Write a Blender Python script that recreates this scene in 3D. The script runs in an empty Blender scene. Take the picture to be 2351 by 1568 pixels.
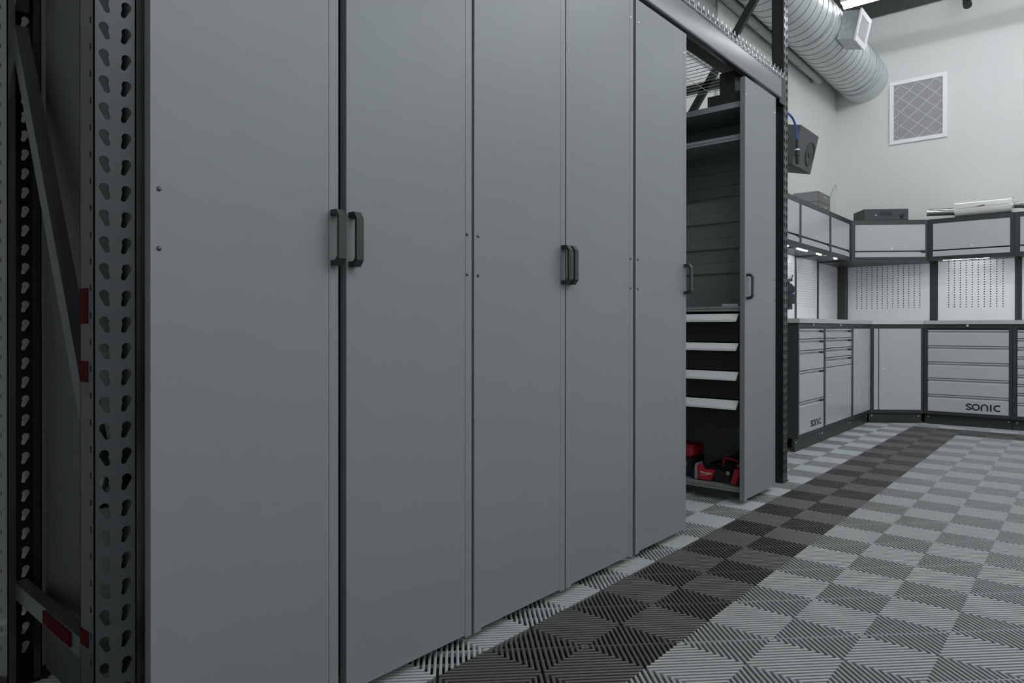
import bpy, math, random
from mathutils import Vector, Matrix
random.seed(7)
C = bpy.context.scene.collection
PI = math.pi

# ------------------------------------------------------------------ camera
YAW, PITCH, ROLL = 0.7005660209, -0.0026369, 0.00065424
FPX, SHIFT = 1599.95, -27.494
cam_d = bpy.data.cameras.new('camera')
cam = bpy.data.objects.new('camera', cam_d)
C.objects.link(cam)
fw = Vector((math.cos(YAW) * math.cos(PITCH), math.sin(YAW) * math.cos(PITCH), math.sin(PITCH)))
rt = Vector((math.sin(YAW), -math.cos(YAW), 0))
up = rt.cross(fw)
r2 = rt * math.cos(ROLL) + up * math.sin(ROLL)
u2 = r2.cross(fw)
cam.matrix_world = Matrix(((r2.x, u2.x, -fw.x, -1.8888), (r2.y, u2.y, -fw.y, -0.9464), (r2.z, u2.z, -fw.z, 0.9278), (0, 0, 0, 1)))
cam_d.sensor_width = 36.0
cam_d.sensor_fit = 'HORIZONTAL'
cam_d.lens = FPX / 2351 * 36.0
cam_d.shift_y = SHIFT / 2351
cam_d.clip_start = 0.05
cam_d.clip_end = 60
bpy.context.scene.camera = cam

# ------------------------------------------------------------------ light
sc = bpy.context.scene
w = bpy.data.worlds.new('world')
sc.world = w
w.use_nodes = True
w.node_tree.nodes['Background'].inputs[0].default_value = (0.75, 0.88, 0.9, 1)
w.node_tree.nodes['Background'].inputs[1].default_value = 0.05
sc.view_settings.view_transform = 'Standard'
sc.view_settings.look = 'None'
sc.view_settings.exposure = 0.0
sc.view_settings.gamma = 1
sc.view_settings.use_curve_mapping = False
# ceiling strip lights: (x, y_start, y_end, z); their tubes are the room's light
STRIPS = [(5.1, 0.91, -1.5, 3.93), (5.1, -1.9, -4.3, 3.93), (2.9, -0.8, -3.2, 3.93), (0.55, -0.7, -3.1, 3.93), (2.9, -3.5, -5.3, 3.93), (0.55, -3.5, -5.3, 3.93), (-1.8, -1.2, -3.6, 3.93)]  # right-hand rows and the one behind the camera are unseen, added as fill
TUBE = 58.0

# ------------------------------------------------------------------ materials
MATS = {}


def mat(name, col, rough=0.5, metal=0.0, bump=0.0, bscale=300.0, var=0.0, vscale=8.0, emit=0.0, spec=0.5):
    m = bpy.data.materials.new(name)
    m.use_nodes = True
    nt = m.node_tree
    b = nt.nodes['Principled BSDF']
    c = (col[0], col[1], col[2], 1)
    b.inputs['Base Color'].default_value = c
    b.inputs['Roughness'].default_value = rough
    b.inputs['Metallic'].default_value = metal
    b.inputs['Specular IOR Level'].default_value = spec
    if emit:
        b.inputs['Emission Color'].default_value = c
        b.inputs['Emission Strength'].default_value = emit
    if bump or var:
        tc = nt.nodes.new('ShaderNodeTexCoord')
    if bump:
        n = nt.nodes.new('ShaderNodeTexNoise')
        n.inputs['Scale'].default_value = bscale
        n.inputs['Detail'].default_value = 3
        bp = nt.nodes.new('ShaderNodeBump')
        bp.inputs['Strength'].default_value = bump
        bp.inputs['Distance'].default_value = 0.002
        nt.links.new(tc.outputs['Object'], n.inputs['Vector'])
        nt.links.new(n.outputs['Fac'], bp.inputs['Height'])
        nt.links.new(bp.outputs['Normal'], b.inputs['Normal'])
    if var:
        n2 = nt.nodes.new('ShaderNodeTexNoise')
        n2.inputs['Scale'].default_value = vscale
        n2.inputs['Detail'].default_value = 4
        rp = nt.nodes.new('ShaderNodeMapRange')
        rp.inputs['To Min'].default_value = 1 - var
        rp.inputs['To Max'].default_value = 1 + var
        mx = nt.nodes.new('ShaderNodeVectorMath')
        mx.operation = 'SCALE'
        mx.inputs[0].default_value = col
        nt.links.new(tc.outputs['Object'], n2.inputs['Vector'])
        nt.links.new(n2.outputs['Fac'], rp.inputs['Value'])
        nt.links.new(rp.outputs['Result'], mx.inputs['Scale'])
        nt.links.new(mx.outputs['Vector'], b.inputs['Base Color'])
    MATS[name] = m
    return m


m_door = mat('grey_door_paint', (0.215, 0.232, 0.236), 0.42, bump=0.06, bscale=500, var=0.02)
m_doorcore = mat('dark_gap_metal', (0.03, 0.032, 0.034), 0.6)
m_rackside = mat('glossy_rack_side_paint', (0.16, 0.165, 0.17), 0.22, 0.85)
m_rack = mat('black_rack_paint', (0.021, 0.023, 0.025), 0.36, 0.35, bump=0.03, bscale=40, var=0.12)
m_rackfront = mat('gunmetal_rack_paint', (0.052, 0.056, 0.059), 0.34, 0.35, bump=0.02, bscale=25, var=0.1)
m_beam = mat('gunmetal_beam_paint', (0.24, 0.243, 0.258), 0.33, 0.85, bump=0.015, bscale=14, var=0.06)
m_handle = mat('black_handle_plastic', (0.03, 0.033, 0.034), 0.4)
m_bolt = mat('dark_bolt_steel', (0.12, 0.12, 0.12), 0.3, 0.9)
m_screw = mat('bright_screw_steel', (0.85, 0.86, 0.88), 0.35, 0.4)
m_alu = mat('satin_aluminium', (0.95, 0.96, 0.97), 0.35, 0.2)
m_body = mat('charcoal_sheet_metal', (0.034, 0.037, 0.039), 0.5)
m_body2 = mat('grey_louvre_metal', (0.26, 0.285, 0.29), 0.5)
m_black = mat('black_paint', (0.012, 0.012, 0.013), 0.5)
m_red = mat('red_plastic', (0.40, 0.016, 0.03), 0.4)
m_redpatch = mat('red_patch', (0.045, 0.0015, 0.003), 0.9, spec=0.1)
m_white = mat('white_print', (0.75, 0.75, 0.75), 0.5)
m_wall = mat('painted_wall', (0.74, 0.742, 0.735), 0.75, bump=0.05, bscale=120, var=0.015, vscale=1.2)
m_ceil = mat('ceiling_deck', (0.26, 0.25, 0.24), 0.8)
m_base = mat('white_baseboard', (0.7, 0.72, 0.72), 0.45)
m_tile_l = mat('light_silver_tile', (0.39, 0.415, 0.415), 0.42, var=0.06, vscale=30)
m_tile_s = mat('silver_tile', (0.325, 0.332, 0.335), 0.42, var=0.06, vscale=30)
m_tile_d = mat('graphite_tile', (0.085, 0.081, 0.083), 0.42, var=0.06, vscale=30)
m_slab = mat('dark_subfloor', (0.03, 0.032, 0.032), 0.9)
m_cabframe = mat('charcoal_cabinet_paint', (0.035, 0.038, 0.040), 0.38)
m_cabface = mat('light_grey_drawer_paint', (0.50, 0.515, 0.53), 0.22, var=0.01)
m_steel = mat('brushed_stainless', (0.66, 0.67, 0.67), 0.34, 0.55, var=0.05, vscale=5)
m_peg = mat('white_pegboard_paint', (0.83, 0.84, 0.855), 0.2)
m_duct = mat('galvanised_duct', (0.64, 0.68, 0.67), 0.42, 0.3, var=0.14, vscale=5)
m_ductseam = mat('galvanised_seam', (0.3, 0.32, 0.32), 0.4, 0.7)
m_galv = mat('mottled_galvanised_sheet', (0.5, 0.53, 0.55), 0.35, 0.6, var=0.35, vscale=28)
m_chrome = mat('polished_stainless', (0.8, 0.8, 0.78), 0.1, 1.0)
m_muff = mat('brushed_muffler_steel', (0.85, 0.84, 0.80), 0.35, 0.55, var=0.03, vscale=3)
m_weld = mat('burnt_weld', (0.25, 0.16, 0.09), 0.5, 0.5)
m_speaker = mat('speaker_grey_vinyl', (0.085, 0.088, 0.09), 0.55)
m_cone = mat('speaker_cone', (0.03, 0.032, 0.033), 0.45)
m_wire = mat('galvanised_wire', (0.55, 0.56, 0.56), 0.3, 0.9)
m_blue = mat('blue_hose', (0.03, 0.11, 0.42), 0.4)
m_filter = mat('grey_filter_media', (0.58, 0.565, 0.60), 0.9)
m_grille = mat('white_grille_paint', (0.90, 0.91, 0.92), 0.4)
m_bulb = mat('strip_light_tube', (0.93, 0.98, 1.0), 0.5, emit=TUBE)
m_bulb2 = mat('dimmer_strip_light_tube', (0.93, 0.98, 1.0), 0.5, emit=TUBE * 0.34)
m_led = mat('led_strip', (0.93, 0.97, 1.0), 0.5, emit=75.0)
m_box = mat('grey_box_card', (0.34, 0.34, 0.345), 0.6)
m_boxfront = mat('taupe_box_front', (0.17, 0.16, 0.162), 0.6)
m_receiver = mat('charcoal_receiver_case', (0.035, 0.042, 0.045), 0.45)
m_pilaster = mat('pale_wall_panel', (0.66, 0.665, 0.66), 0.7)
m_conduit = mat('pale_conduit', (0.42, 0.44, 0.435), 0.5)
m_siding = mat('grey_siding', (0.4, 0.41, 0.41), 0.6)


# ------------------------------------------------------------------ mesh helpers
class MB:
    def __init__(s):
        s.v, s.f, s.m, s.cur = [], [], [], 0

    def add(s, vs, fs, M=None):
        o = len(s.v)
        s.v += [tuple(M @ Vector(p)) if M else tuple(p) for p in vs]
        s.f += [tuple(i + o for i in f) for f in fs]
        s.m += [s.cur] * len(fs)
        return s

    def box(s, x0, x1, y0, y1, z0, z1, M=None, bev=0.0):
        x0, x1 = min(x0, x1), max(x0, x1)
        y0, y1 = min(y0, y1), max(y0, y1)
        z0, z1 = min(z0, z1), max(z0, z1)
        if bev:
            b = min(bev, (x1 - x0) / 2.2, (y1 - y0) / 2.2, (z1 - z0) / 2.2)
            vs = []
            idx = {}
            for ix, X in enumerate((x0, x1)):
                for iy, Y in enumerate((y0, y1)):
                    for iz, Z in enumerate((z0, z1)):
                        sx, sy, sz = (1, -1)[ix], (1, -1)[iy], (1, -1)[iz]
                        for a in range(3):
                            p = [X + sx * b, Y + sy * b, Z + sz * b]
                            p[a] = (X, Y, Z)[a]
                            idx[(ix, iy, iz, a)] = len(vs)
                            vs.append(p)
            fs = []
            for a in range(3):
                b1, c1 = (a + 1) % 3, (a + 2) % 3
                for sgn in (0, 1):
                    q = []
                    for (i, j) in ((0, 0), (1, 0), (1, 1), (0, 1)):
                        k = [0, 0, 0]
                        k[a] = sgn; k[b1] = i; k[c1] = j
                        q.append(idx[(k[0], k[1], k[2], a)])
                    fs.append(q if sgn else q[::-1])
                    # edge chamfers parallel to axis a handled below
            for a in range(3):
                b1, c1 = (a + 1) % 3, (a + 2) % 3
                for i in (0, 1):
                    for j in (0, 1):
                        k0 = [0, 0, 0]; k0[b1] = i; k0[c1] = j
                        k1 = list(k0); k1[a] = 1
                        q = [idx[(*k0, b1)], idx[(*k1, b1)], idx[(*k1, c1)], idx[(*k0, c1)]]
                        fs.append(q if i ^ j else q[::-1])
            for ix in (0, 1):
                for iy in (0, 1):
                    for iz in (0, 1):
                        t = [idx[(ix, iy, iz, a)] for a in range(3)]
                        fs.append(t if (ix + iy + iz) % 2 else t[::-1])
            return s.add(vs, fs, M)
        vs = [(x0, y0, z0), (x1, y0, z0), (x1, y1, z0), (x0, y1, z0), (x0, y0, z1), (x1, y0, z1), (x1, y1, z1), (x0, y1, z1)]
        fs = [(0, 3, 2, 1), (4, 5, 6, 7), (0, 1, 5, 4), (1, 2, 6, 5), (2, 3, 7, 6), (3, 0, 4, 7)]
        return s.add(vs, fs, M)

    def prism(s, poly, a0, a1, axis='x', M=None):
        """poly: list of 2D points; extruded along axis. axis x: (y,z); y: (x,z); z: (x,y)"""
        n = len(poly)
        mk = {'x': lambda a, p: (a, p[0], p[1]), 'y': lambda a, p: (p[0], a, p[1]), 'z': lambda a, p: (p[0], p[1], a)}[axis]
        vs = [mk(a0, p) for p in poly] + [mk(a1, p) for p in poly]
        fs = [tuple(range(n))[::-1], tuple(range(n, 2 * n))]
        fs += [(i, (i + 1) % n, n + (i + 1) % n, n + i) for i in range(n)]
        return s.add(vs, fs, M)

    def tube(s, pts, r, seg=8, M=None, closed=False):
        pts = [Vector(p) for p in pts]
        n = len(pts)
        rr = r if isinstance(r, (list, tuple)) else [r] * n
        vs, fs = [], []
        t0 = (pts[1] - pts[0]).normalized()
        nrm = t0.orthogonal().normalized()
        for i, p in enumerate(pts):
            if i == 0:
                t = pts[1] - pts[0]
            elif i == n - 1:
                t = pts[-1] - pts[-2]
            else:
                t = (pts[i + 1] - pts[i]).normalized() + (pts[i] - pts[i - 1]).normalized()
            t.normalize()
            nrm = (nrm - t * nrm.dot(t)).normalized()
            b = t.cross(nrm)
            for k in range(seg):
                a = 2 * PI * k / seg
                vs.append(p + (nrm * math.cos(a) + b * math.sin(a)) * rr[i])
        for i in range(n - 1):
            for k in range(seg):
                k2 = (k + 1) % seg
                fs.append((i * seg + k, i * seg + k2, (i + 1) * seg + k2, (i + 1) * seg + k))
        fs.append(tuple(range(seg))[::-1])
        fs.append(tuple(range((n - 1) * seg, n * seg)))
        return s.add(vs, fs, M)

    def cyl(s, p0, p1, r, seg=16, M=None):
        return s.tube([p0, p1], r, seg, M)

    def strip(s, pts, width, y0, y1, M=None):
        """flat stroke in the xz plane extruded in y"""
        n = len(pts)
        L, R = [], []
        for i in range(n):
            if i == 0:
                t = Vector(pts[1]) - Vector(pts[0])
            elif i == n - 1:
                t = Vector(pts[-1]) - Vector(pts[-2])
            else:
                t = (Vector(pts[i + 1]) - Vector(pts[i])).normalized() + (Vector(pts[i]) - Vector(pts[i - 1])).normalized()
            t.normalize()
            nn = Vector((-t.y, t.x)) * width / 2
            L.append(Vector(pts[i]) + nn)
            R.append(Vector(pts[i]) - nn)
        for i in range(n - 1):
            s.prism([L[i], L[i + 1], R[i + 1], R[i]], y0, y1, 'y', M)
        return s


def build(name, mb, m, parent=None, smooth=False, loc=None, rot=None):
    me = bpy.data.meshes.new(name)
    me.from_pydata(mb.v, [], mb.f)
    ms = m if isinstance(m, (list, tuple)) else [m]
    for x in ms:
        me.materials.append(x)
    if len(ms) > 1:
        me.polygons.foreach_set('material_index', mb.m)
    me.update()
    if smooth:
        me.shade_smooth()
        try:
            me.set_sharp_from_angle(angle=math.radians(35))
        except Exception:
            pass
    o = bpy.data.objects.new(name, me)
    C.objects.link(o)
    if parent is not None:
        o.parent = parent
    if loc is not None:
        o.location = loc
    if rot is not None:
        o.rotation_euler = rot
    return o


def tag(o, label=None, cat=None, group=None, kind=None):
    if label:
        o['label'] = label
    if cat:
        o['category'] = cat
    if group:
        o['group'] = group
    if kind:
        o['kind'] = kind
    return o


def thing(name, label, cat, loc=(0, 0, 0), rotz=0.0, group=None):
    o = bpy.data.objects.new(name, None)
    o.empty_display_size = 0.05
    C.objects.link(o)
    o.location = loc
    o.rotation_euler = (0, 0, rotz)
    return tag(o, label, cat, group)


def struct(name, mb, m):
    return tag(build(name, mb, m), kind='structure')


def plate(x0, x1, z0, pitch, n, holes, thick, zend):
    """perforated strip: n cells of height pitch, the same holes in each; local (x, z, depth)"""
    from mathutils.geometry import tessellate_polygon
    vs, fs = [], []
    outer = [(x0, 0), (x1, 0), (x1, pitch), (x0, pitch)]
    loops = [outer] + holes
    flat = [p for l in loops for p in l]
    tris = tessellate_polygon([[Vector((p[0], p[1], 0)) for p in l] for l in loops])
    m = len(flat)
    for k in range(n):
        zb = z0 + k * pitch
        for d in (0, thick):
            o = len(vs)
            vs += [(p[0], zb + p[1], d) for p in flat]
            for t in tris:
                fs.append(tuple(o + i for i in (t if d else t[::-1])))
        o = len(vs) - 2 * m
        i = 4
        for h in holes:
            L = len(h)
            for q in range(L):
                a, b = i + q, i + (q + 1) % L
                fs.append((o + a, o + b, o + m + b, o + m + a))
            i += L
        fs.append((o, o + 3, o + m + 3, o + m))
        fs.append((o + 1, o + 2, o + m + 2, o + m + 1))
    for (za, zb) in ((0, z0), (z0 + n * pitch, zend)):
        o = len(vs)
        vs += [(x, z, d) for d in (0, thick) for (x, z) in ((x0, za), (x1, za), (x1, zb), (x0, zb))]
        fs += [(o, o + 3, o + 2, o + 1), (o + 4, o + 5, o + 6, o + 7), (o, o + 1, o + 5, o + 4), (o + 1, o + 2, o + 6, o + 5), (o + 2, o + 3, o + 7, o + 6), (o + 3, o, o + 4, o + 7)]
    return vs, fs


def text_mesh(s, size, depth):
    cu = bpy.data.curves.new('t', 'FONT')
    cu.body = s
    cu.size = size
    cu.extrude = depth / 2
    cu.shear = 0.3
    o = bpy.data.objects.new('t', cu)
    me = bpy.data.meshes.new_from_object(o)
    vs = [tuple(v.co) for v in me.vertices]
    fs = [tuple(p.vertices) for p in me.polygons]
    bpy.data.objects.remove(o)
    bpy.data.curves.remove(cu)
    bpy.data.meshes.remove(me)
    return vs, fs


# ------------------------------------------------------------------ room shell
YW, XW = 1.33, 6.48
X0R, Y0R, ZC = -4.5, -5.5, 4.75
mb = MB(); mb.box(X0R, XW + 0.12, YW, YW + 0.12, -0.02, ZC)
struct('wall_left', mb, m_wall)
mb = MB(); mb.box(XW, XW + 0.12, Y0R, YW, -0.02, ZC)
struct('wall_back', mb, m_wall)
mb = MB(); mb.box(X0R, XW + 0.12, Y0R - 0.12, Y0R, -0.02, ZC)
struct('wall_right', mb, m_wall)
mb = MB(); mb.box(X0R - 0.12, X0R, Y0R - 0.12, YW + 0.12, -0.02, ZC)
struct('wall_front', mb, m_wall)
mb = MB(); mb.box(X0R - 0.12, XW + 0.12, Y0R - 0.12, YW + 0.12, ZC, ZC + 0.1)
struct('ceiling', mb, m_ceil)
mb = MB()
mb.prism([(YW - 0.016, -0.02), (YW - 0.016, 0.095), (YW - 0.012, 0.105), (YW - 0.012, 0.122), (YW - 0.004, 0.135), (YW, 0.135), (YW, -0.02)], X0R, 3.4, 'x')
struct('baseboard_left', mb, m_base)
mb = MB(); mb.box(3.228, 3.649, YW - 0.03, YW, 2.2, 4.6)
struct('trim_1', mb, m_pilaster)
mb = MB()
for k in range(24):
    z = 2.9 + k * 0.06
    mb.prism([(YW, z), (YW - 0.012, z), (YW - 0.024, z + 0.045), (YW - 0.024, z + 0.056), (YW, z + 0.056)], 2.2, 3.2, 'x')
struct('trim_2', mb, m_siding)

# floor: interlocking ribbed tiles, real ribs over a dark slab
SQ = 0.2
mb = MB()
mb.cur = 3
mb.box(X0R, XW, Y0R, YW, -0.05, -0.02)
NR = 18
PIT = SQ * math.sqrt(2) / NR
HD = SQ / math.sqrt(2)
W2 = 0.0042
for i in range(-12, 31):
    for j in range(-6, 11):
        cx, cy = (i + 0.5) * SQ, -(j + 0.5) * SQ
        if i >= 30 and j < 0:
            pass
        ti, tj = math.floor(i / 2), math.floor(j / 2)
        if (tj == -1 and ti <= 13) or (ti == 13 and tj >= -1):
            mb.cur = 2
        elif tj < -1 or ti > 13:
            mb.cur = 0
        else:
            mb.cur = 1
        light = (i + j) % 2 == 1
        a = -PI / 4 if light else PI / 4
        ux, uy = math.cos(a), math.sin(a)
        nx, ny = -uy, ux
        for k in range(NR):
            u = (k - (NR - 1) / 2) * PIT
            vs = []
            for (du, z) in ((-W2, -0.018), (-W2, -0.0016), (-W2 * 0.45, 0.0), (W2 * 0.45, 0.0), (W2, -0.0016), (W2, -0.018)):
                h = max(HD - abs(u + du), 0.001)
                for sg in (-1, 1):
                    vs.append((cx + ux * h * sg + nx * (u + du), cy + uy * h * sg + ny * (u + du), z))
            fs = [(2 * q, 2 * q + 1, 2 * q + 3, 2 * q + 2) for q in range(5)]
            fs.append(tuple(2 * q for q in range(6)))
            fs.append(tuple(2 * q + 1 for q in range(5, -1, -1)))
            mb.add(vs, fs)
        # cross bars under and through the ribs
        for (off, hw, zt, zb) in ((0, 0.0016, -0.005 if light else -0.0008, -0.018), (0.06, 0.002, -0.009, -0.018), (-0.06, 0.002, -0.009, -0.018)):
            h = HD - abs(off) - 0.002
            vs = []
            for (dw, z) in ((-hw, zb), (-hw, zt), (hw, zt), (hw, zb)):
                for sg in (-1, 1):
                    vs.append((cx + nx * h * sg + ux * (off + dw), cy + ny * h * sg + uy * (off + dw), z))
            mb.add(vs, [(0, 1, 3, 2), (2, 3, 5, 4), (4, 5, 7, 6)])
# the rest of the floor, out of the picture
mb.cur = 1
mb.box(X0R, -2.4, Y0R, YW, -0.02, -0.001)
mb.box(-2.4, XW, Y0R, -2.2, -0.02, -0.001)
floor = build('floor', mb, [m_tile_l, m_tile_s, m_tile_d, m_slab])
tag(floor, kind='structure')

# ------------------------------------------------------------------ ceiling things
mb = MB()
mb.box(6.28, 6.44, Y0R, YW, 4.30, 4.33).box(6.35, 6.37, Y0R, YW, 4.33, 4.66).box(6.28, 6.44, Y0R, YW, 4.66, 4.70)
o = build('ceiling_beam', mb, m_cabframe)
tag(o, 'dark steel ceiling beam running along the top of the back wall', 'beam')
o.data.materials[0] = mat('dark_beam_paint', (0.06, 0.062, 0.062), 0.6)
mb = MB()
mb.cyl((6.2, 0.05, 4.10), (6.34, 0.10, 4.30), 0.032, 14)
mb.cyl((6.18, 0.045, 4.075), (6.21, 0.055, 4.115), 0.038, 14)
tag(build('pipe_stub', mb, m_cabframe, smooth=True), 'short dark pipe stub hanging from the ceiling beam near the top right', 'pipe')

slabels = ['bright strip light above the galvanised duct near the back wall', 'unseen fill strip light added over the back of the room, beyond the frame on the right',
           'strip light over the middle of the garage floor', 'strip light in front of the tall cabinets', 'unseen fill strip light added by the right wall, middle of the room', 'unseen fill strip light added by the right wall, nearest the camera', 'unseen strip light added above and behind the camera to brighten the near doors']
for k, (x, ya, yb, z) in enumerate(STRIPS):
    t = thing('strip_light', slabels[k], 'ceiling light', (x, (ya + yb) / 2, z), 0, 'ceiling strip lights')
    L = abs(ya - yb) / 2
    mb = MB(); mb.prism([(-0.045, 0.03), (-0.045, 0.075), (0.045, 0.075), (0.045, 0.03)], -L, L, 'y')
    build('housing', mb, m_base, t)
    mb = MB(); mb.prism([(0.04 * math.cos(a), 0.028 + 0.05 * math.sin(a)) for a in [PI + PI * q / 8 for q in range(9)]], -L + 0.02, L - 0.02, 'y')
    build('diffuser', mb, m_bulb2 if x > 5 else m_bulb, t)
    for yy in (-L * 0.8, L * 0.8):
        mb = MB(); mb.cyl((0, yy, 0.075), (0, yy, ZC - z), 0.006, 6)
        build('hanger', mb, m_cabframe, t)

# galvanised spiral duct
DA, DR = (1.045, 3.655), 0.245
t = thing('spiral_duct', 'round galvanised spiral duct running along the left wall into the corner', 'duct', (0, DA[0], DA[1]))
mb = MB()
mb.tube([(1.2, 0, 0), (6.478, 0, 0)], DR, 64)
build('duct_pipe', mb, m_duct, t, smooth=True)
mb = MB()
n = 38 * 40
pts = [(1.3 + 4.85 * q / n, (DR + 0.0008) * math.cos(2 * PI * 38 * q / n), (DR + 0.0008) * math.sin(2 * PI * 38 * q / n)) for q in range(n + 1)]
mb.tube(pts, 0.0035, 5)
build('spiral_seam', mb, m_ductseam, t, smooth=True)
for xx in (4.46, 6.0, 6.16):
    mb = MB(); mb.tube([(xx, 0, 0), (xx + 0.03, 0, 0)], DR + 0.004, 64)
    build('joint_band', mb, m_galv, t, smooth=True)
# takeoff register box, tilted, on the side of the duct
t = thing('register_box', 'square galvanised register box with white frame on the duct side', 'air vent', (4.85, 0.667, 3.572))
M = Matrix.Rotation(0.218, 4, 'X')
W_, H_ = 0.155, 0.122
mb = MB()
mb.box(-W_, W_, 0.006, 0.15, -H_, H_, M)
build('box_body', mb, m_galv, t)
mb = MB()
for (a, b, c, d) in ((-W_ - .012, W_ + .012, H_ - .03, H_ + .012), (-W_ - .012, W_ + .012, -H_ - .012, -H_ + .03), (-W_ - .012, -W_ + .03, -H_ + .03, H_ - .03), (W_ - .03, W_ + .012, -H_ + .03, H_ - .03)):
    mb.box(a, b, -0.008, 0.006, c, d, M)
build('register_frame', mb, m_grille, t)
mb = MB()
for k in range(14):
    z = -H_ + 0.035 + k * 0.0135
    mb.prism([(-0.003, z), (0.004, z + 0.009), (0.004, z + 0.011), (-0.003, z + 0.002)], -W_ + .03, W_ - .03, 'x', M)
mb.box(-W_ + .03, W_ - .03, 0.003, 0.006, -H_ + .03, H_ - .03, M)
build('louvre_blades', mb, m_grille, t)
# pipe behind the duct
mb = MB(); mb.cyl((2.3, 1.262, 3.465), (5.62, 1.262, 3.465), 0.034, 20)
for xx in (3.9, 5.0):
    mb.tube([(xx, 1.262, 3.465), (xx + 0.03, 1.262, 3.465)], 0.038, 20)
mb.box(5.55, 5.60, 1.262, YW, 3.44, 3.49)
mb.box(2.4, 2.45, 1.262, YW, 3.44, 3.49)
tag(build('wall_pipe', mb, m_conduit, smooth=True), 'pale pipe on the left wall just behind the galvanised duct', 'pipe')

# return air grille on the back wall
t = thing('return_air_grille', 'white framed return air grille with diamond filter on the back wall', 'air vent', (XW, 0.522, 3.229))
gy, gz = 0.267, 0.336
mb = MB()
for (a, b, c, d) in ((-gy, gy, gz - .042, gz), (-gy, gy, -gz, -gz + .042), (-gy, -gy + .042, -gz + .042, gz - .042), (gy - .042, gy, -gz + .042, gz - .042)):
    mb.box(-0.02, 0, a, b, c, d, bev=0.003)
build('grille_frame', mb, m_grille, t)
mb = MB(); mb.box(-0.004, 0, -gy + .04, gy - .04, -gz + .04, gz - .04)
fl = build('filter', mb, m_filter, t)
mb = MB()
iy, iz = gy - .042, gz - .042
st = 0.16
for k in range(-8, 9):
    for sg in (-1, 1):
        # diagonal wire clipped to the opening
        pts = []
        for q in range(61):
            z = -iz + 2 * iz * q / 60
            y = k * st + sg * z * 1.1
            if abs(y) <= iy:
                pts.append((-0.006, y, z))
        if len(pts) > 2:
            mb.tube([pts[0], pts[-1]], 0.0044, 5)
build('diamond_wire', mb, m_grille, fl)
mb = MB()
nb = 46
for k in range(nb):
    z = -iz + 2 * iz * (k + 0.5) / nb
    mb.prism([(-0.016, z - 0.0022), (-0.016, z - 0.0005), (-0.009, z + 0.003), (-0.009, z + 0.0013)], -iy, iy, 'y')
build('grille_blades', mb, mat('grille_blade_paint', (0.62, 0.61, 0.64), 0.5), t)

# ------------------------------------------------------------------ pallet rack (posts, braces, beams) and its wire decks
Z0H = 0.0198
PH = 3.35


def tear(cx, cz, side):
    """teardrop hole; side=+1 leans bottom to +x"""
    pts = []
    R1, R2, hh = 0.0090, 0.0056, 0.0095
    for q in range(13):
        a = -0.55 + (PI + 1.1) * q / 12
        pts.append((cx - side * 0.0022 + R1 * math.cos(a), cz + 0.0055 + R1 * math.sin(a)))
    for q in range(7):
        a = PI + 0.25 + (PI - 0.5) * q / 6
        pts.append((cx + side * 0.0032 + R2 * math.cos(a), cz - 0.0115 + R2 * math.sin(a)))
    return pts


NH = int((PH - 0.06) / 0.0508)
HC = 0.0254
ov, of_ = plate(0, 0.076, Z0H + 0.0508 - HC, 0.0508, NH, [tear(0.020, HC, 1), tear(0.056, HC, -1)], 0.0025, PH)
sv, sf = plate(0, 0.070, Z0H + 0.0508 - HC, 0.0508, NH, [[(0.012, 0.036), (0.018, 0.036), (0.018, 0.048), (0.012, 0.048)]], 0.0025, PH)


def post_mesh(xl, yf, sgn):
    """front web at y=yf facing -sgn... flanges go towards +y*sgn"""
    mb = MB()
    mb.cur = 0
    mb.add([(xl + a, yf + sgn * (0.0025 - c) if sgn < 0 else yf + c, b) for (a, b, c) in ov], of_)
    mb.cur = 1
    for k in range(NH):
        pass
    for xs in (xl, xl + 0.0735):
        mb.add([(xs + c, yf + sgn * a, b) for (a, b, c) in sv], sf)
    # rolled lips
    for xs in (xl, xl + 0.058):
        mb.box(xs, xs + 0.018, yf + sgn * 0.0675, yf + sgn * 0.070, 0, PH)
    return mb


rack = thing('pallet_rack', 'black and gunmetal pallet rack framing the row of tall grey doors', 'rack', (0.5, 0.88, 0))
rk = Vector((0.5, 0.88, 0))


def rel(mb):
    mb.v = [(a - rk.x, b - rk.y, c - rk.z) for a, b, c in mb.v]
    return mb


p = build('post', rel(post_mesh(-1.394, 0.50, 1)), [m_rackfront, m_rack], rack)
mb = MB(); mb.box(-1.404, -1.31, 0.49, 0.59, -0.001, 0.005)
mb.cyl((-1.38, 0.51, 0.005), (-1.38, 0.51, 0.02), 0.006, 8)
build('foot_plate', rel(mb), m_rack, rack)
for (za, zb) in ((0.823, 0.863), (0.935, 1.003), (0.315, 0.345)):
    mb = MB(); mb.box(-1.3955, -1.3942, 0.53, 0.568, za, zb)
    lb = build('label', rel(mb), m_redpatch, rack)  # plain red patch on the side of the post
    lb['label'] = 'small red patch'
build('post', rel(post_mesh(-1.358, 1.262, -1)), [m_rack, m_rackside], rack)
build('post', rel(post_mesh(2.34, 0.50, 1)), [m_rackfront, m_rack], rack)
build('post', rel(post_mesh(2.34, 1.262, -1)), [m_rackfront, m_rack], rack)
for (x, y) in ((-1.32, 1.23), (2.378, 0.54), (2.378, 1.23)):
    mb = MB(); mb.box(x - .05, x + .05, y - .045, y + .045, -0.001, 0.005)
    build('foot_plate', rel(mb), m_rack, rack)


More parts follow.
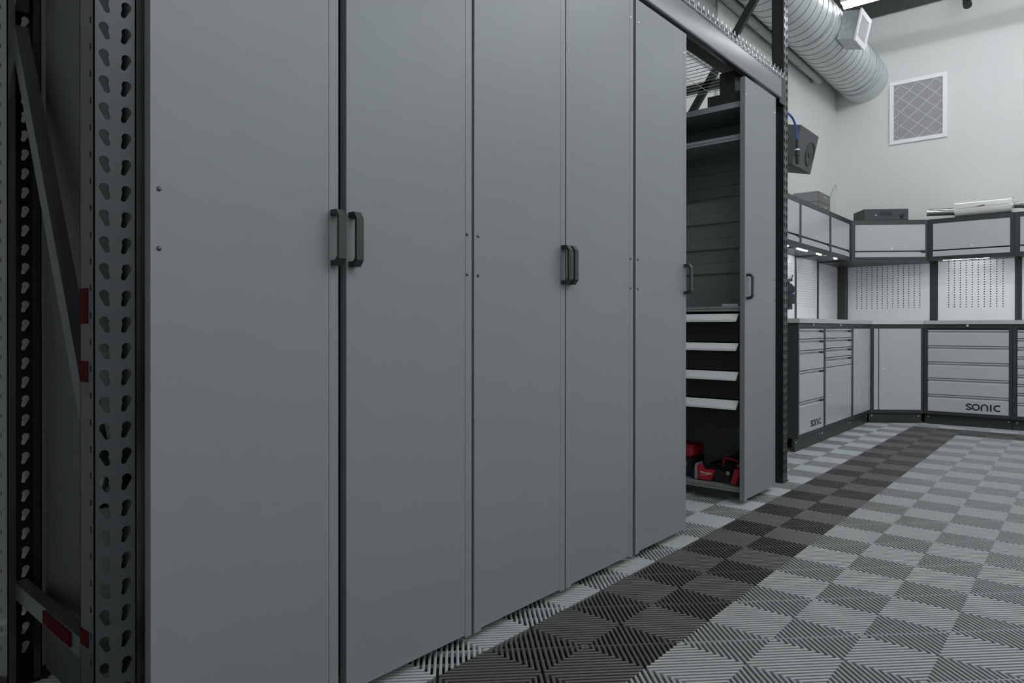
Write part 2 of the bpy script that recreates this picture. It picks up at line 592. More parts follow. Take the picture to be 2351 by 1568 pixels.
def channel(p0, p1, wd, dp):
    """C-channel strut from p0 to p1 in an upright's plane"""
    p0, p1 = Vector(p0), Vector(p1)
    d = (p1 - p0).normalized()
    xx = Vector((1, 0, 0)); xx = (xx - d * xx.dot(d)).normalized()
    nn = d.cross(xx)
    M = Matrix(((xx.x, nn.x, d.x, p0.x), (xx.y, nn.y, d.y, p0.y), (xx.z, nn.z, d.z, p0.z), (0, 0, 0, 1)))
    L = (p1 - p0).length
    mb = MB()
    mb.box(-dp / 2, -dp / 2 + 0.003, -wd / 2, wd / 2, 0, L, M)
    mb.box(-dp / 2 + 0.003, dp / 2, -wd / 2, -wd / 2 + 0.003, 0, L, M)
    mb.box(-dp / 2 + 0.003, dp / 2, wd / 2 - 0.003, wd / 2, 0, L, M)
    return mb


for (a, b) in (((-1.325, 1.215, 1.70), (-1.355, 0.545, 0.58)), ((-1.325, 1.215, 0.245), (-1.355, 0.545, 0.27)), ((-1.325, 1.215, 1.76), (-1.355, 0.545, 2.75))):
    build('brace', rel(channel(a, b, 0.042, 0.03)), m_rackfront, rack)
bl = build('label', rel(channel((-1.3425, 0.92, 0.2577), (-1.3505, 0.72, 0.265), 0.030, 0.0312)), m_redpatch, rack)  # plain red patch along the lower brace
bl['label'] = 'red patch on the lower brace'
for (a, b) in (((2.378, 0.56, 2.49), (2.378, 1.20, 2.49)), ((2.378, 1.20, 2.20), (2.378, 0.56, 3.15)), ((2.378, 0.56, 0.27), (2.378, 1.2, 0.25)), ((2.378, 1.2, 1.95), (2.378, 0.56, 0.6))):
    build('brace', rel(channel(a, b, 0.055 if a[2] == 2.49 else 0.045, 0.03)), m_rack, rack)
# load beams with end connectors
for (yf, yb) in ((0.485, 0.5275), (1.2645, 1.307)):
    mb = MB()
    z0, z1 = 2.277, 2.424
    r = 0.011
    prof = []
    for (cy, cz, a0) in ((yb - r, z1 - r, 0), (yf + r, z1 - r, PI / 2), (yf + r, z0 + r, PI), (yb - r, z0 + r, 3 * PI / 2)):
        for q in range(5):
            a = a0 + PI / 2 * q / 4
            prof.append((cy + r * math.cos(a), cz + r * math.sin(a)))
    mb.prism(prof, -1.30, 2.262 if yf < 1 else 2.33, 'x')
    b = build('beam', rel(mb), m_beam, rack, smooth=True)
    for (xa, xb) in ((-1.374, -1.301), (2.263, 2.355)):
        mb = MB()
        if yf < 1:
            mb.box(xa, xb, 0.4955, 0.4995, 2.255, 2.44)
        else:
            mb.box(xa, xb, 1.2625, 1.2665, 2.255, 2.44)
        build('end_connector', rel(mb), m_rack, b)

# hanging track behind the front beam
mb = MB(); mb.box(-1.30, 2.33, 0.53, 0.655, 2.335, 2.385)
tag(build('hanging_track', mb, m_black), 'black track bolted behind the top beam above the tall doors', 'rail')

dlab = ['wire mesh deck at the far end of the rack top, beside the far post', 'wire mesh deck in the middle of the rack top', 'wire mesh deck on the rack top nearest the camera']
for k, (xa, xb) in enumerate(((1.12, 2.335), (-0.10, 1.11), (-1.31, -0.11))):
    t = thing('wire_deck', dlab[k], 'wire shelf', ((xa + xb) / 2, 0.905, 2.425), 0, 'wire decks on the rack top')
    mb = MB()
    hw = (xb - xa) / 2 - 0.004
    n = int(2 * hw / 0.0508)
    for q in range(n + 1):
        x = -hw + 2 * hw * q / n
        mb.tube([(x, -0.4225, -0.030), (x, -0.4225, -0.002), (x, -0.418, 0.0065), (x, 0.40, 0.0065)], 0.0022, 5)
        # hook tips that stand up over the beam
        mb.tube([(x - 0.010, -0.416, 0.008), (x - 0.010, -0.415, 0.024), (x - 0.003, -0.414, 0.028), (x + 0.004, -0.413, 0.008)], 0.0018, 5)
    build('cross_wire', mb, m_wire, t)
    mb = MB()
    for y, z in ((-0.4255, -0.028), (-0.4255, -0.004), (-0.412, 0.0105), (-0.26, 0.0105), (-0.1, 0.0105), (0.06, 0.0105), (0.22, 0.0105), (0.38, 0.0105)):
        mb.cyl((-hw, y, z), (hw, y, z), 0.0022, 6)
    build('long_wire', mb, m_wire, t)

# ------------------------------------------------------------------ tall pull-out cabinets
YD = 0.467


def handle_mesh():
    """bow handle, local: x across, -y outward, z along; centred"""
    mb = MB()
    wd, out, hl = 0.0105, 0.034, 0.067
    prof = [(0, -hl), (0, hl), (-0.022, hl), (-out, hl - 0.016), (-out, -hl + 0.016), (-0.022, -hl)]
    inner = [(0, -hl + 0.013), (0, hl - 0.013), (-0.017, hl - 0.013), (-out + 0.008, hl - 0.021), (-out + 0.008, -hl + 0.021), (-0.017, -hl + 0.013)]
    # ring of quads between outer and inner, skipping the open side on the door
    n = 6
    for i in range(1, 6):
        j = (i + 1) % 6
        quad = [prof[i], prof[j], inner[j], inner[i]]
        mb.prism(quad, -wd, wd, 'x')
    return mb


def dome(mb, x, z, r, h, y=0.0, seg=14):
    vs = [(x, y - h, z)]
    rings = 4
    for q in range(1, rings + 1):
        a = PI / 2 * q / rings
        for k in range(seg):
            b = 2 * PI * k / seg
            vs.append((x + r * math.sin(a) * math.cos(b), y - h * math.cos(a), z + r * math.sin(a) * math.sin(b)))
    fs = [(0, 1 + (k + 1) % seg, 1 + k) for k in range(seg)]
    for q in range(rings - 1):
        for k in range(seg):
            k2 = (k + 1) % seg
            fs.append((1 + q * seg + k, 1 + q * seg + k2, 1 + (q + 1) * seg + k2, 1 + (q + 1) * seg + k))
    mb.add(vs, fs)


cab_labels = ['tall grey cabinet nearest the camera, its handle on the right edge', 'second tall grey cabinet, handle on its left edge beside a black gap',
              'third tall grey cabinet, between two narrow seams with its handle on the right', 'fourth tall grey cabinet, its handle on the left paired with the third one',
              'fifth tall grey cabinet, beside the open bay with its handle on that side', 'last tall grey cabinet, beyond the open bay, drawers and tools inside']
# (x_left, x_right, handle side, seam strip on right?)
CABS = [(-1.305, -0.867, 1), (-0.843, -0.397, -1), (-0.386, 0.071, 1), (0.078, 0.530, -1), (0.551, 0.994, 1), (1.668, 2.118, -1)]
DT = 0.026
for k, (xa, xb, hs) in enumerate(CABS):
    wv = xb - xa
    t = thing('tall_cabinet', cab_labels[k], 'cabinet', (xa, YD, 0), 0, 'tall pull-out cabinets in the rack')
    zt = 2.238
    zb = 0.030
    fp = MB()
    sx = wv - 0.028
    fp.prism([(0, zb - .008), (0.03, zb - .008), (0.03, zb), (sx, zb), (sx, zt), (0, zt)], 0, DT, 'y')
    fp.box(sx, wv, 0.0035, DT, zb, zt)
    front = build('front_panel', fp, m_door, t)
    es = MB(); es.box(sx + 0.0016, wv, 0, 0.0034, zb - 0.008, zt)
    build('edge_strip', es, m_door, front)
    hx = wv - 0.012 if hs > 0 else 0.016
    if k == 5:
        hx = 0.030
    hd = build('handle', handle_mesh(), m_handle, front, loc=(hx, 0, 1.144))
    # bolt pair on the side away from the handle; screws near the top
    bx = 0.016 if hs > 0 else wv - 0.020
    for bz in (1.200, 1.083):
        b_ = MB(); dome(b_, bx, bz, 0.0050, 0.0040); b_.cyl((bx, 0, bz), (bx, 0.004, bz), 0.003, 8)
        build('bolt', b_, m_bolt, front, smooth=True)
    for (sxx) in (0.018, wv - 0.022):
        b_ = MB(); dome(b_, sxx, 2.148, 0.0052, 0.004); b_.cyl((sxx, 0, 2.148), (sxx, 0.004, 2.148), 0.003, 8)
        s_ = build('screw', b_, m_screw, front, smooth=True)
    # carcass behind the front
    bd = MB()
    D = 0.645
    y0 = DT + 0.001
    zl, zh = 0.055, 2.122
    if k < 5:
        bd.box(0.010, 0.014, y0, D, zl, zh).box(wv - 0.016, wv - 0.012, y0, D, zl, zh)
        bd.box(0.014, wv - 0.016, D - 0.004, D, zl, zh).box(0.014, wv - 0.016, y0, D - .004, zl, zl + .004).box(0.014, wv - 0.016, y0, D - .004, zh - .004, zh)
        bd.box(0.014, wv - 0.016, y0, y0 + 0.004, zl, zh)
        build('carcass', bd, m_body, t)
    else:
        # open towards the camera: back sheet, louvres, shelves
        bd.box(wv - 0.030, wv - 0.026, y0, D, zl, zh)
        bd.box(0.02, wv - 0.03, D - 0.004, D, zl, zh)
        bd.box(0.02, wv - 0.03, y0, y0 + 0.003, 0.09, zh)
        bd.box(0.02, wv - 0.03, y0, D, zh - 0.004, zh)
        bd.box(0.02, 0.024, y0, D, zh - 0.03, zh - .004)
        build('carcass', bd, m_body2, t)
        lv = MB()
        xlv = wv - 0.030
        s = (xa + wv - 0.045 + 1.889) / (1.69 + 1.889)
        zs = [0.928 + (z - 0.928) * s for z in (1.216, 1.347, 1.487, 1.624, 1.76)]
        for z in zs:
            # each louvre: raised flat band with a rolled lower lip
            lv.prism([(xlv, z + 0.004), (xlv - 0.016, z + 0.004), (xlv - 0.018, z + 0.010), (xlv - 0.010, z + 0.066), (xlv, z + 0.070)], y0 + .01, D - .01, 'y')
        build('louvre_panel', lv, m_body2, t)
        for (z0, z1, nm) in ((1.918, 1.948, 'shelf'), (1.016, 1.042, 'shelf'), (0.060, 0.084, 'base_shelf')):
            sh = MB()
            sh.box(0.022, wv - 0.034, y0 + 0.004, D - 0.006, z1 - 0.004, z1)
            sh.prism([(0.018, z0), (0.018, z0 + 0.009), (0.021, z0 + 0.0105), (0.021, z0 + 0.013), (0.018, z0 + 0.0145), (0.018, z1), (0.0215, z1), (0.0215, z0)], y0 + 0.004, D - 0.006, 'y')
            build(nm, sh, m_door if nm == 'base_shelf' else m_body2, t)
        for (zh0, zh1, nxt) in ((0.960, 1.003, 0.850), (0.806, 0.847, 0.698), (0.649, 0.695, 0.548), (0.495, 0.543, 0.390)):
            dr = MB()
            dr.box(0.026, 0.032, y0 + 0.012, D - 0.01, nxt + 0.004, zh1 + 0.001)
            dr.box(0.032, wv - 0.04, y0 + 0.012, y0 + 0.016, nxt + 0.004, zh1 - 0.02)
            dr.box(0.032, wv - 0.04, y0 + 0.016, D - .01, nxt + 0.004, nxt + 0.007)
            dd = build('drawer', dr, m_black, t)
            hn = MB()
            hh = zh1 - zh0
            prof = [(0.026, 0), (0.020, -0.002), (0.006, -hh + 0.014), (0.0045, -hh + 0.0135), (0.0045, -hh + 0.0115), (0.003, -hh + 0.011), (0.002, -hh), (0.012, -hh), (0.026, -0.006)]
            # right end is cut at a slant
            n_ = len(prof)
            vs = [(a, y0 + 0.014 + (-b / hh) * 0.010, zh1 + b) for a, b in prof] + [(a, D - 0.012, zh1 + b) for a, b in prof]
            hn.add(vs, [tuple(range(n_)), tuple(range(n_, 2 * n_))[::-1]] + [(i, n_ + i, n_ + (i + 1) % n_, (i + 1) % n_) for i in range(n_)])
            ah = build('drawer_handle', hn, m_alu, dd)
            ah['label'] = 'satin aluminium handle strip'
        rail = MB()
        rail.box(0.03, wv - 0.05, 0.04, 0.22, 2.127, 2.18).box(0.05, wv - 0.09, 0.075, 0.16, 2.18, 2.30)
        build('top_carriage', rail, m_black, t)

# small grey tray on the cabinet's middle shelf
mb = MB(); mb.box(-0.05, 0.05, -0.045, 0.045, 0, 0.004).box(-0.05, -0.047, -0.045, 0.045, 0.004, 0.014).box(0.047, 0.05, -0.045, 0.045, 0.004, 0.014).box(-0.047, 0.047, -0.045, -0.042, 0.004, 0.014).box(-0.047, 0.047, 0.042, 0.045, 0.004, 0.014)
o = build('parts_tray', mb, m_cabface, loc=(1.76, 0.565, 1.0421))
tag(o, 'small grey parts tray on the middle shelf inside the open cabinet', 'tray')

# ------------------------------------------------------------------ tools on the open cabinet's base shelf
ZS = 0.0842
# black tool body with a red wedge carrying white script
t = thing('cordless_tool', 'black cordless tool lying on the base shelf, red wedge with white script', 'power tool', (1.745, 0.665, ZS), 0)
mb = MB()
mb.prism([(-0.085, 0.004), (-0.085, 0.040), (-0.05, 0.062), (0.01, 0.070), (0.10, 0.064), (0.135, 0.05), (0.135, 0.0), (-0.075, 0.0)], 0.0, 0.075, 'x')
build('tool_body', mb, m_black, t)
mb = MB()
mb.prism([(0.018, 0.006), (0.095, 0.006), (0.095, 0.082), (0.085, 0.090), (0.065, 0.086), (0.056, 0.064), (0.0, 0.066), (-0.006, 0.058), (0.012, 0.020)], -0.012, -0.0005, 'x')
wd = build('red_housing', mb, m_red, t)
mb = MB(); mb.prism([(0.096, 0.004), (0.112, 0.004), (0.112, 0.080), (0.104, 0.092), (0.096, 0.090)], -0.011, 0.06, 'x')
build('lens_rim', mb, m_body2, t)
vs, fs = text_mesh('Milwaukee', 0.0185, 0.001)
mb = MB()
mb.add([(-0.0132 - c, 0.080 - a * 0.86, 0.040 + b) for a, b, c in vs], fs)
mb.tube([(-0.013, 0.079, 0.030), (-0.013, 0.045, 0.033), (-0.013, 0.018, 0.042)], [0.0006, 0.0018, 0.0008], 5)
sc_ = build('script_logo', mb, m_white, wd)
# red angled battery with dark body
t = thing('battery_pack', 'red and black battery pack leaning at the front of the base shelf', 'battery', (1.722, 0.553, ZS), 0)
M = Matrix.Rotation(0.30, 4, 'X')
mb = MB(); mb.box(-0.012, 0.02, -0.018, 0.014, 0.007, 0.094, M, bev=0.004)
build('red_case', mb, m_red, t)
mb = MB(); mb.box(0.0205, 0.07, -0.018, 0.014, 0.010, 0.080, M, bev=0.004)
build('battery_base', mb, m_black, t)
mb = MB(); mb.box(-0.006, -0.0, 0.016, 0.034, 0.052, 0.072, bev=0.002)
build('gauge', mb, m_body2, t)
# dark tool with a red loop handle
t = thing('handheld_power_tool', 'black tool with a thin red loop handle behind the battery pack', 'power tool', (1.868, 0.60, ZS), 0)
mb = MB(); mb.box(-0.035, 0.04, -0.07, 0.09, 0, 0.085, bev=0.012)
build('tool_body', mb, m_black, t)
mb = MB(); mb.tube([(-0.036, 0.05, 0.075), (-0.04, 0.052, 0.11), (-0.036, 0.03, 0.122), (-0.036, -0.03, 0.112), (-0.03, -0.05, 0.098), (-0.03, -0.055, 0.07)], 0.006, 8)
build('loop_handle', mb, m_red, t, smooth=True)
mb = MB()
for y in (-0.035, -0.062):
    mb.cyl((-0.037, y, 0.08), (-0.044, y, 0.086), 0.005, 10)
mb.tube([(-0.03, -0.02, 0.084), (-0.02, -0.03, 0.09), (-0.03, -0.065, 0.084)], 0.003, 6)
build('bit', mb, m_screw, t, smooth=True)
# big red and black tool in the back
t = thing('tool_case', 'red topped black tool case at the left of the open cabinet base', 'tool case', (1.86, 0.885, ZS), 0)
mb = MB(); mb.box(-0.08, 0.09, -0.07, 0.09, 0, 0.105, bev=0.01)
build('case_body', mb, m_black, t)
mb = MB(); mb.box(-0.078, 0.088, -0.068, 0.088, 0.106, 0.175, bev=0.012)
build('case_top', mb, m_red, t)
mb = MB(); mb.box(-0.084, -0.08, -0.04, 0.02, 0.06, 0.085)
build('clasp', mb, m_body2, t)
# grinder
t = thing('angle_grinder', 'dark angle grinder with a red band lying across the cabinet base', 'power tool', (1.97, 0.655, ZS), 0)
mb = MB(); mb.tube([(0, 0.12, 0.035), (0, 0.05, 0.06), (0, 0.0, 0.085), (-0.005, -0.07, 0.13), (-0.01, -0.1, 0.15)], [0.03, 0.032, 0.026, 0.026, 0.018], 12)
build('tool_body', mb, m_black, t, smooth=True)
mb = MB(); mb.tube([(0, 0.035, 0.0662), (0, 0.02, 0.073)], 0.0325, 12)
build('band', mb, m_red, t, smooth=True)
mb = MB(); mb.box(-0.04, 0.04, 0.05, 0.14, 0, 0.02, bev=0.005)
build('battery_base', mb, m_black, t)
mb = MB(); mb.tube([(-0.03, -0.05, 0.135), (-0.032, -0.09, 0.155)], 0.004, 6)
build('side_rod', mb, m_steel, t, smooth=True)

# ------------------------------------------------------------------ workshop base cabinets
def drawer_face(mb, x0, x1, z0, z1):
    """front in local xz, outside is -y; upper edge has a rolled finger grip"""
    g = min(0.030, (z1 - z0) * 0.42)
    prof = [(0.02, z0), (-0.004, z0), (-0.004, z1 - g - 0.004), (0.0, z1 - g), (0.012, z1 - g + 0.006), (0.014, z1 - 0.016), (-0.003, z1 - 0.012), (-0.004, z1), (0.02, z1)]
    mb.prism(prof, x0, x1, 'x')


def strokes_logo(mb, w, h, y):
    """the five rounded letters s o n i c; x right, z up, from (0,0)"""
    lw = h * 0.20
    u = w / 5.0

    def arc(cx, cz, rx, rz, a0, a1, n=14):
        return [(cx + rx * math.cos(math.radians(a0 + (a1 - a0) * q / n)), cz + rz * math.sin(math.radians(a0 + (a1 - a0) * q / n))) for q in range(n + 1)]
    y0, y1 = y, y + 0.0012
    hh = h - lw
    b = lw / 2
    # s: two opposed hooks
    mb.strip(arc(0.50 * u, b + hh * 0.76, 0.33 * u, hh * 0.24, 20, 200), lw, y0, y1)
    mb.strip(arc(0.42 * u, b + hh * 0.24, 0.33 * u, hh * 0.24, 200, 380), lw, y0, y1)
    mb.strip([(0.17 * u, b + hh * 0.70), (0.45 * u, b + hh * 0.50), (0.73 * u, b + hh * 0.30)], lw * 0.85, y0, y1)
    # o
    mb.strip(arc(1.45 * u, b + hh / 2, 0.47 * u, hh / 2, 0, 360, 28), lw, y0, y1)
    # n
    mb.strip([(2.22 * u, 0)] + arc(2.62 * u, b + hh * 0.55, 0.40 * u, hh * 0.45, 180, 0) + [(3.02 * u, 0)], lw, y0, y1)
    # i
    mb.strip([(3.47 * u, 0), (3.47 * u, h)], lw, y0, y1)
    # c
    mb.strip(arc(4.40 * u, b + hh / 2, 0.47 * u, hh / 2, 50, 310, 22), lw, y0, y1)


def base_cabinet(label, origin, rotz, w, drawers, doors=(), locks=(), fx=(0.03, 0.03), logo=None, end_shade=False, depth=0.5, kick=0.025, dsp=()):
    t = thing('base_cabinet', label, 'cabinet', origin, rotz, 'garage base cabinets under the steel worktop')
    a, b = fx
    mb = MB()
    zt = 0.9645
    mb.box(0, 0.003, 0.0, depth, 0.10, zt).box(w - 0.003, w, 0.0, depth, 0.10, zt).box(0.003, w - 0.003, depth - 0.003, depth, 0.10, zt)
    mb.box(0.003, w - 0.003, 0.0, 0.02, 0.926, zt)
    mb.box(0.003, a, 0.0, 0.02, 0.10, 0.926).box(w - b, w - 0.003, 0, 0.02, 0.10, 0.926)
    mb.box(a, w - b, 0.0, 0.02, 0.10, 0.128)
    mb.box(a, w - b, 0.022, 0.026, 0.128, 0.926)
    mb.box(0.003, w - 0.003, 0.026, depth - .003, 0.10, 0.105)
    build('carcass', mb, m_cabframe, t)
    mb = MB(); mb.box(0.001, w - 0.001, kick, kick + 0.02, 0.0, 0.0995)
    kp = build('kick_plate', mb, m_cabframe, t)
    for x in (0.03, w - 0.03):
        mb = MB(); dome(mb, x, 0.068, 0.007, 0.004, kick)
        build('kick_screw', mb, m_screw, kp, smooth=True)
    for n, (z0, z1) in enumerate(drawers):
        mb = MB(); drawer_face(mb, a + 0.002, w - b - 0.002, z0 + 0.003, z1 - 0.003)
        d = build('drawer', mb, m_cabface, t)
        if end_shade:
            mb = MB(); g = min(0.030, (z1 - z0) * 0.42)
            mb.prism([(-0.0045, z1 - g + 0.002), (0.011, z1 - g + 0.006), (0.013, z1 - 0.017), (-0.0035, z1 - 0.014)], w - b - 0.062, w - b - 0.002, 'x')
            build('grip_end_shade', mb, m_black, d)  # black piece stands in for the shade in the open grip recess
        if logo and n == len(drawers) - 1:
            lg = MB()
            strokes_logo(lg, logo[2], logo[3], -0.0055)
            lg.v = [(q[0] + logo[0], q[1], q[2] + logo[1]) for q in lg.v]
            build('logo', lg, m_black, d)
    for (xa, xb, z0, z1, lx, lz) in doors:
        mb = MB(); mb.box(xa, xb, -0.004, 0.02, z0 + 0.003, z1 - 0.003, bev=0.002)
        d = build('door', mb, m_cabface, t)
        if lx is not None:
            mb = MB(); mb.cyl((lx, -0.0045, lz), (lx, -0.011, lz), 0.009, 16)
            build('lock', mb, m_screw, d, smooth=True)
    for (lx, lz) in locks:
        mb = MB(); mb.cyl((lx, -0.0005, lz), (lx, -0.009, lz), 0.010, 16)
        build('lock', mb, m_screw, t, smooth=True)
    return t


YF = 0.765
base_cabinet('left base cabinet by the rack post, five drawers and a sonic logo', (3.440, YF, 0), 0, 0.64,
             [(0.843, 0.924), (0.756, 0.843), (0.604, 0.756), (0.371, 0.604), (0.128, 0.371)], locks=[(0.337, 0.9535)], fx=(0.018, 0.032), logo=(0.278, 0.160, 0.275, 0.052), end_shade=True)
base_cabinet('left base cabinet with four slim drawers over one glossy door', (4.082, YF, 0), 0, 0.836,
             [(0.842, 0.923), (0.760, 0.842), (0.682, 0.760), (0.603, 0.682)], doors=[(0.036, 0.79, 0.128, 0.603, 0.125, 0.369)], locks=[(0.446, 0.9535)], fx=(0.032, 0.042), end_shade=True)
base_cabinet('narrow double door base cabinet on the left just before the corner', (4.920, YF, 0), 0, 0.638,
             [], doors=[(0.038, 0.268, 0.128, 0.924, None, 0), (0.274, 0.625, 0.128, 0.924, 0.43, 0.529)], fx=(0.034, 0.012))
P1, P2 = Vector((5.560, 0.765)), Vector((5.852, 0.362))
ang = math.atan2(P2.y - P1.y, P2.x - P1.x)
dw = (P2 - P1).length
base_cabinet('angled corner base cabinet with a single wide door', (P1.x, P1.y, 0), ang, dw,
             [], doors=[(0.034, 0.075, 0.128, 0.924, None, 0), (0.084, dw - 0.022, 0.128, 0.924, 0.118, 0.530)], fx=(0.03, 0.02), depth=0.34, kick=0.03)
XF = 5.852
base_cabinet('back base cabinet with five equal wide drawers and a large sonic logo', (XF, 0.357, 0), -PI / 2, 0.70,
             [(0.757, 0.912), (0.602, 0.757), (0.447, 0.602), (0.290, 0.447), (0.128, 0.290)], locks=[(0.358, 0.950)], fx=(0.034, 0.024), logo=(0.342, 0.158, 0.285, 0.064), kick=0.048)
base_cabinet('back base cabinet with slim drawers at the right edge of the picture', (XF, -0.345, 0), -PI / 2, 0.70,
             [(0.832, 0.912), (0.750, 0.832), (0.668, 0.750), (0.586, 0.668), (0.504, 0.586), (0.422, 0.504), (0.340, 0.422), (0.250, 0.340), (0.128, 0.250)], fx=(0.034, 0.034), kick=0.048)

# worktop
t = thing('worktop', 'stainless steel worktop running along the left wall and around the corner', 'worktop', (5.0, 0.9, 0.965))
mb = MB()
poly = [(3.42, 0.748), (5.552, 0.748), (5.836, 0.356), (5.836, -1.045), (6.39, -1.045), (6.39, 1.27), (3.42, 1.27)]
mb.prism([(a - 5.0, b - 0.9) for a, b in poly], 0.0, 0.034, 'z')
build('slab', mb, m_steel, t)
mb = MB()
for (xx, yy) in ((5.552, 0.748), (5.836, 0.356)):
    mb.box(xx - 5.0 - 0.0012, xx - 5.0 + 0.0012, yy - 0.9 - 0.0015, yy - 0.9 + 0.0, 0.001, 0.033)
build('seam', mb, m_black, t)


# ------------------------------------------------------------------ perforated back panels and posts
def pegboard(label, origin, rotz, w, cols, rows, z1=0.62, c0=None):
    px, pz = 0.0505, 0.0243
    hs = 0.0048
    hz = 0.0052
    x_start = (w - (cols - 1) * px) / 2 if c0 is None else c0
    zst = 0.142
    xs = [0.0]
    for c in range(cols):
        xs += [x_start + c * px - hs, x_start + c * px + hs]
    xs.append(w)
    zs = [0.0]
    for r in range(rows):
        zs += [zst + r * pz - hz, zst + r * pz + hz]
    zs.append(z1)
    vs = [(x, 0, z) for z in zs for x in xs]
    nx = len(xs)
    fs = []
    for r in range(len(zs) - 1):
        for c in range(nx - 1):
            if r % 2 == 1 and c % 2 == 1:
                continue
            fs.append((r * nx + c, r * nx + c + 1, (r + 1) * nx + c + 1, (r + 1) * nx + c))
    t = thing('perforated_panel', label, 'pegboard', origin, rotz, 'perforated panels above the worktop')
    mb = MB(); mb.add(vs, fs)
    build('panel_sheet', mb, m_peg, t)
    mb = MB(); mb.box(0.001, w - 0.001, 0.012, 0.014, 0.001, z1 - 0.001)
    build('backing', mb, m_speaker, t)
    return t


ZP = 0.9995
YP = 1.272
pegboard('perforated panel on the left, next to the rack post', (4.22, YP, ZP), 0, 0.69, 11, 17)
pegboard('perforated panel on the left wall between two thin posts', (4.94, YP, ZP), 0, 0.655, 11, 17)
pegboard('perforated panel on the left wall touching the dark corner post', (5.625, YP, ZP), 0, 0.70, 10, 17)
XP = 6.40
pegboard('perforated panel on the back wall beside the dark corner post', (XP, 1.185, ZP), -PI / 2, 0.79, 13, 20)
pegboard('perforated panel on the back wall, right of the middle post', (XP, 0.325, ZP), -PI / 2, 0.645, 10, 20)
pegboard('sliver of perforated panel at the right edge of the back wall', (XP, -0.375, ZP), -PI / 2, 0.65, 10, 20)
for (xa, xb, ya, yb, lab) in ((4.912, 4.938, YP - .012, YP + .03, 'thin dark panel post nearest the rack on the left wall'), (5.597, 5.623, YP - .012, YP + .03, 'thin dark panel post near the corner on the left wall'),
                              (6.332, 6.398, 1.19, YP + .03, 'wide dark corner post between the perforated panels'), (XP - .012, XP + .03, 0.33, 0.39, 'dark panel post in the middle of the back wall'),
                              (XP - .012, XP + .03, -0.372, -0.323, 'dark panel post near the right edge of the back wall')):
    mb = MB(); mb.box(-(xb - xa) / 2, (xb - xa) / 2, -(yb - ya) / 2, (yb - ya) / 2, 0, 0.60, bev=0.002)
    o = build('panel_post', mb, m_cabframe, loc=((xa + xb) / 2, (ya + yb) / 2, ZP))
    tag(o, lab, 'post', 'posts between the perforated panels')


# ------------------------------------------------------------------ wall cabinets
m_led2 = mat('soft_led_strip', (0.93, 0.97, 1.0), 0.5, emit=22.0)


def wall_cabinet(label, origin, rotz, w, fx=(0.03, 0.03), depth=0.35, lock=True, led=(), cap=True):
    H = 0.41
    t = thing('wall_cabinet', label, 'cabinet', origin, rotz, 'wall cabinets above the worktop')
    a, b = fx
    mb = MB()
    mb.box(0, 0.003, 0, depth, 0.0, H).box(w - .003, w, 0, depth, 0, H).box(.003, w - .003, depth - .003, depth, 0, H)
    mb.box(0.003, w - .003, 0, depth - .003, H - 0.003, H)
    mb.box(0.003, w - .003, 0, 0.02, H - 0.045, H - .003).box(.003, w - .003, 0, 0.02, 0, 0.038)
    mb.box(.003, a, 0, 0.02, .038, H - .045).box(w - b, w - .003, 0, .02, .038, H - .045)
    mb.box(a, w - b, 0.022, 0.026, .038, H - .045)
    mb.box(.003, w - .003, .02, depth - .003, 0.012, 0.016)
    build('carcass', mb, m_cabframe, t)
    mb = MB(); mb.box(a + .002, w - b - .002, -0.004, 0.02, 0.104, H - 0.047, bev=0.002)
    d = build('flap_door', mb, m_cabface, t)
    mb = MB(); mb.prism([(0.02, 0.04), (-0.004, 0.04), (-0.004, 0.082), (0.004, 0.092), (0.02, 0.092)], a + .002, w - b - .002, 'x')
    build('grip_strip', mb, m_cabface, t)
    if cap:
        mb = MB(); mb.box(w - b - 0.04, w - b - 0.003, -0.0045, 0.0, 0.078, 0.106)
        build('grip_end_shade', mb, m_black, t)  # black block in place of the shaded open end of the grip
    if lock:
        mb = MB(); mb.cyl((w / 2 + 0.02, -0.0045, 0.125), (w / 2 + 0.02, -0.011, 0.125), 0.009, 16)
        build('lock', mb, m_screw, d, smooth=True)
    for (la, lb_) in led:
        mb = MB(); mb.box(la, lb_, 0.05, 0.066, 0.002, 0.0115)
        build('led_light', mb, m_led if cap else m_led2, t)
    return t


YU, ZU = 0.96, 1.595
wall_cabinet('left wall cabinet partly hidden by the rack post', (3.44, YU, ZU), 0, 0.642, fx=(0.02, 0.022), led=((0.40, 0.52),))
wall_cabinet('left wall cabinet with the grey boxes standing on it', (4.085, YU, ZU), 0, 0.84, fx=(0.035, 0.03), led=((0.12, 0.36), (0.66, 0.76)))
wall_cabinet('left wall cabinet right before the angled corner', (4.928, YU, ZU), 0, 0.726, fx=(0.04, 0.085), led=((0.36, 0.42),))
Q1, Q2 = Vector((5.656, 0.96)), Vector((6.075, 0.365))
ang2 = math.atan2(Q2.y - Q1.y, Q2.x - Q1.x)
tc_ = wall_cabinet('angled corner wall cabinet carrying the black receiver', (Q1.x, Q1.y, ZU), ang2, (Q2 - Q1).length, fx=(0.032, 0.02), depth=0.22, led=((0.25, 0.6),))
mi = (Matrix.Translation((Q1.x, Q1.y, 0)) @ Matrix.Rotation(ang2, 4, 'Z')).inverted()
pg = [mi @ Vector((a, b, 0)) for a, b in ((Q1.x + .004, Q1.y + .002), (Q2.x + .001, Q2.y + .006), (XW - .002, Q2.y + .006), (XW - .002, YW - .002), (Q1.x + .004, YW - .002))]
pg = [(v.x, v.y) for v in pg]
mb = MB(); mb.prism(pg, 0.001, 0.006, 'z')
build('bottom_plate', mb, m_cabframe, tc_)
mb = MB(); mb.prism(pg, 0.404, 0.409, 'z')
build('top_plate', mb, m_cabframe, tc_)
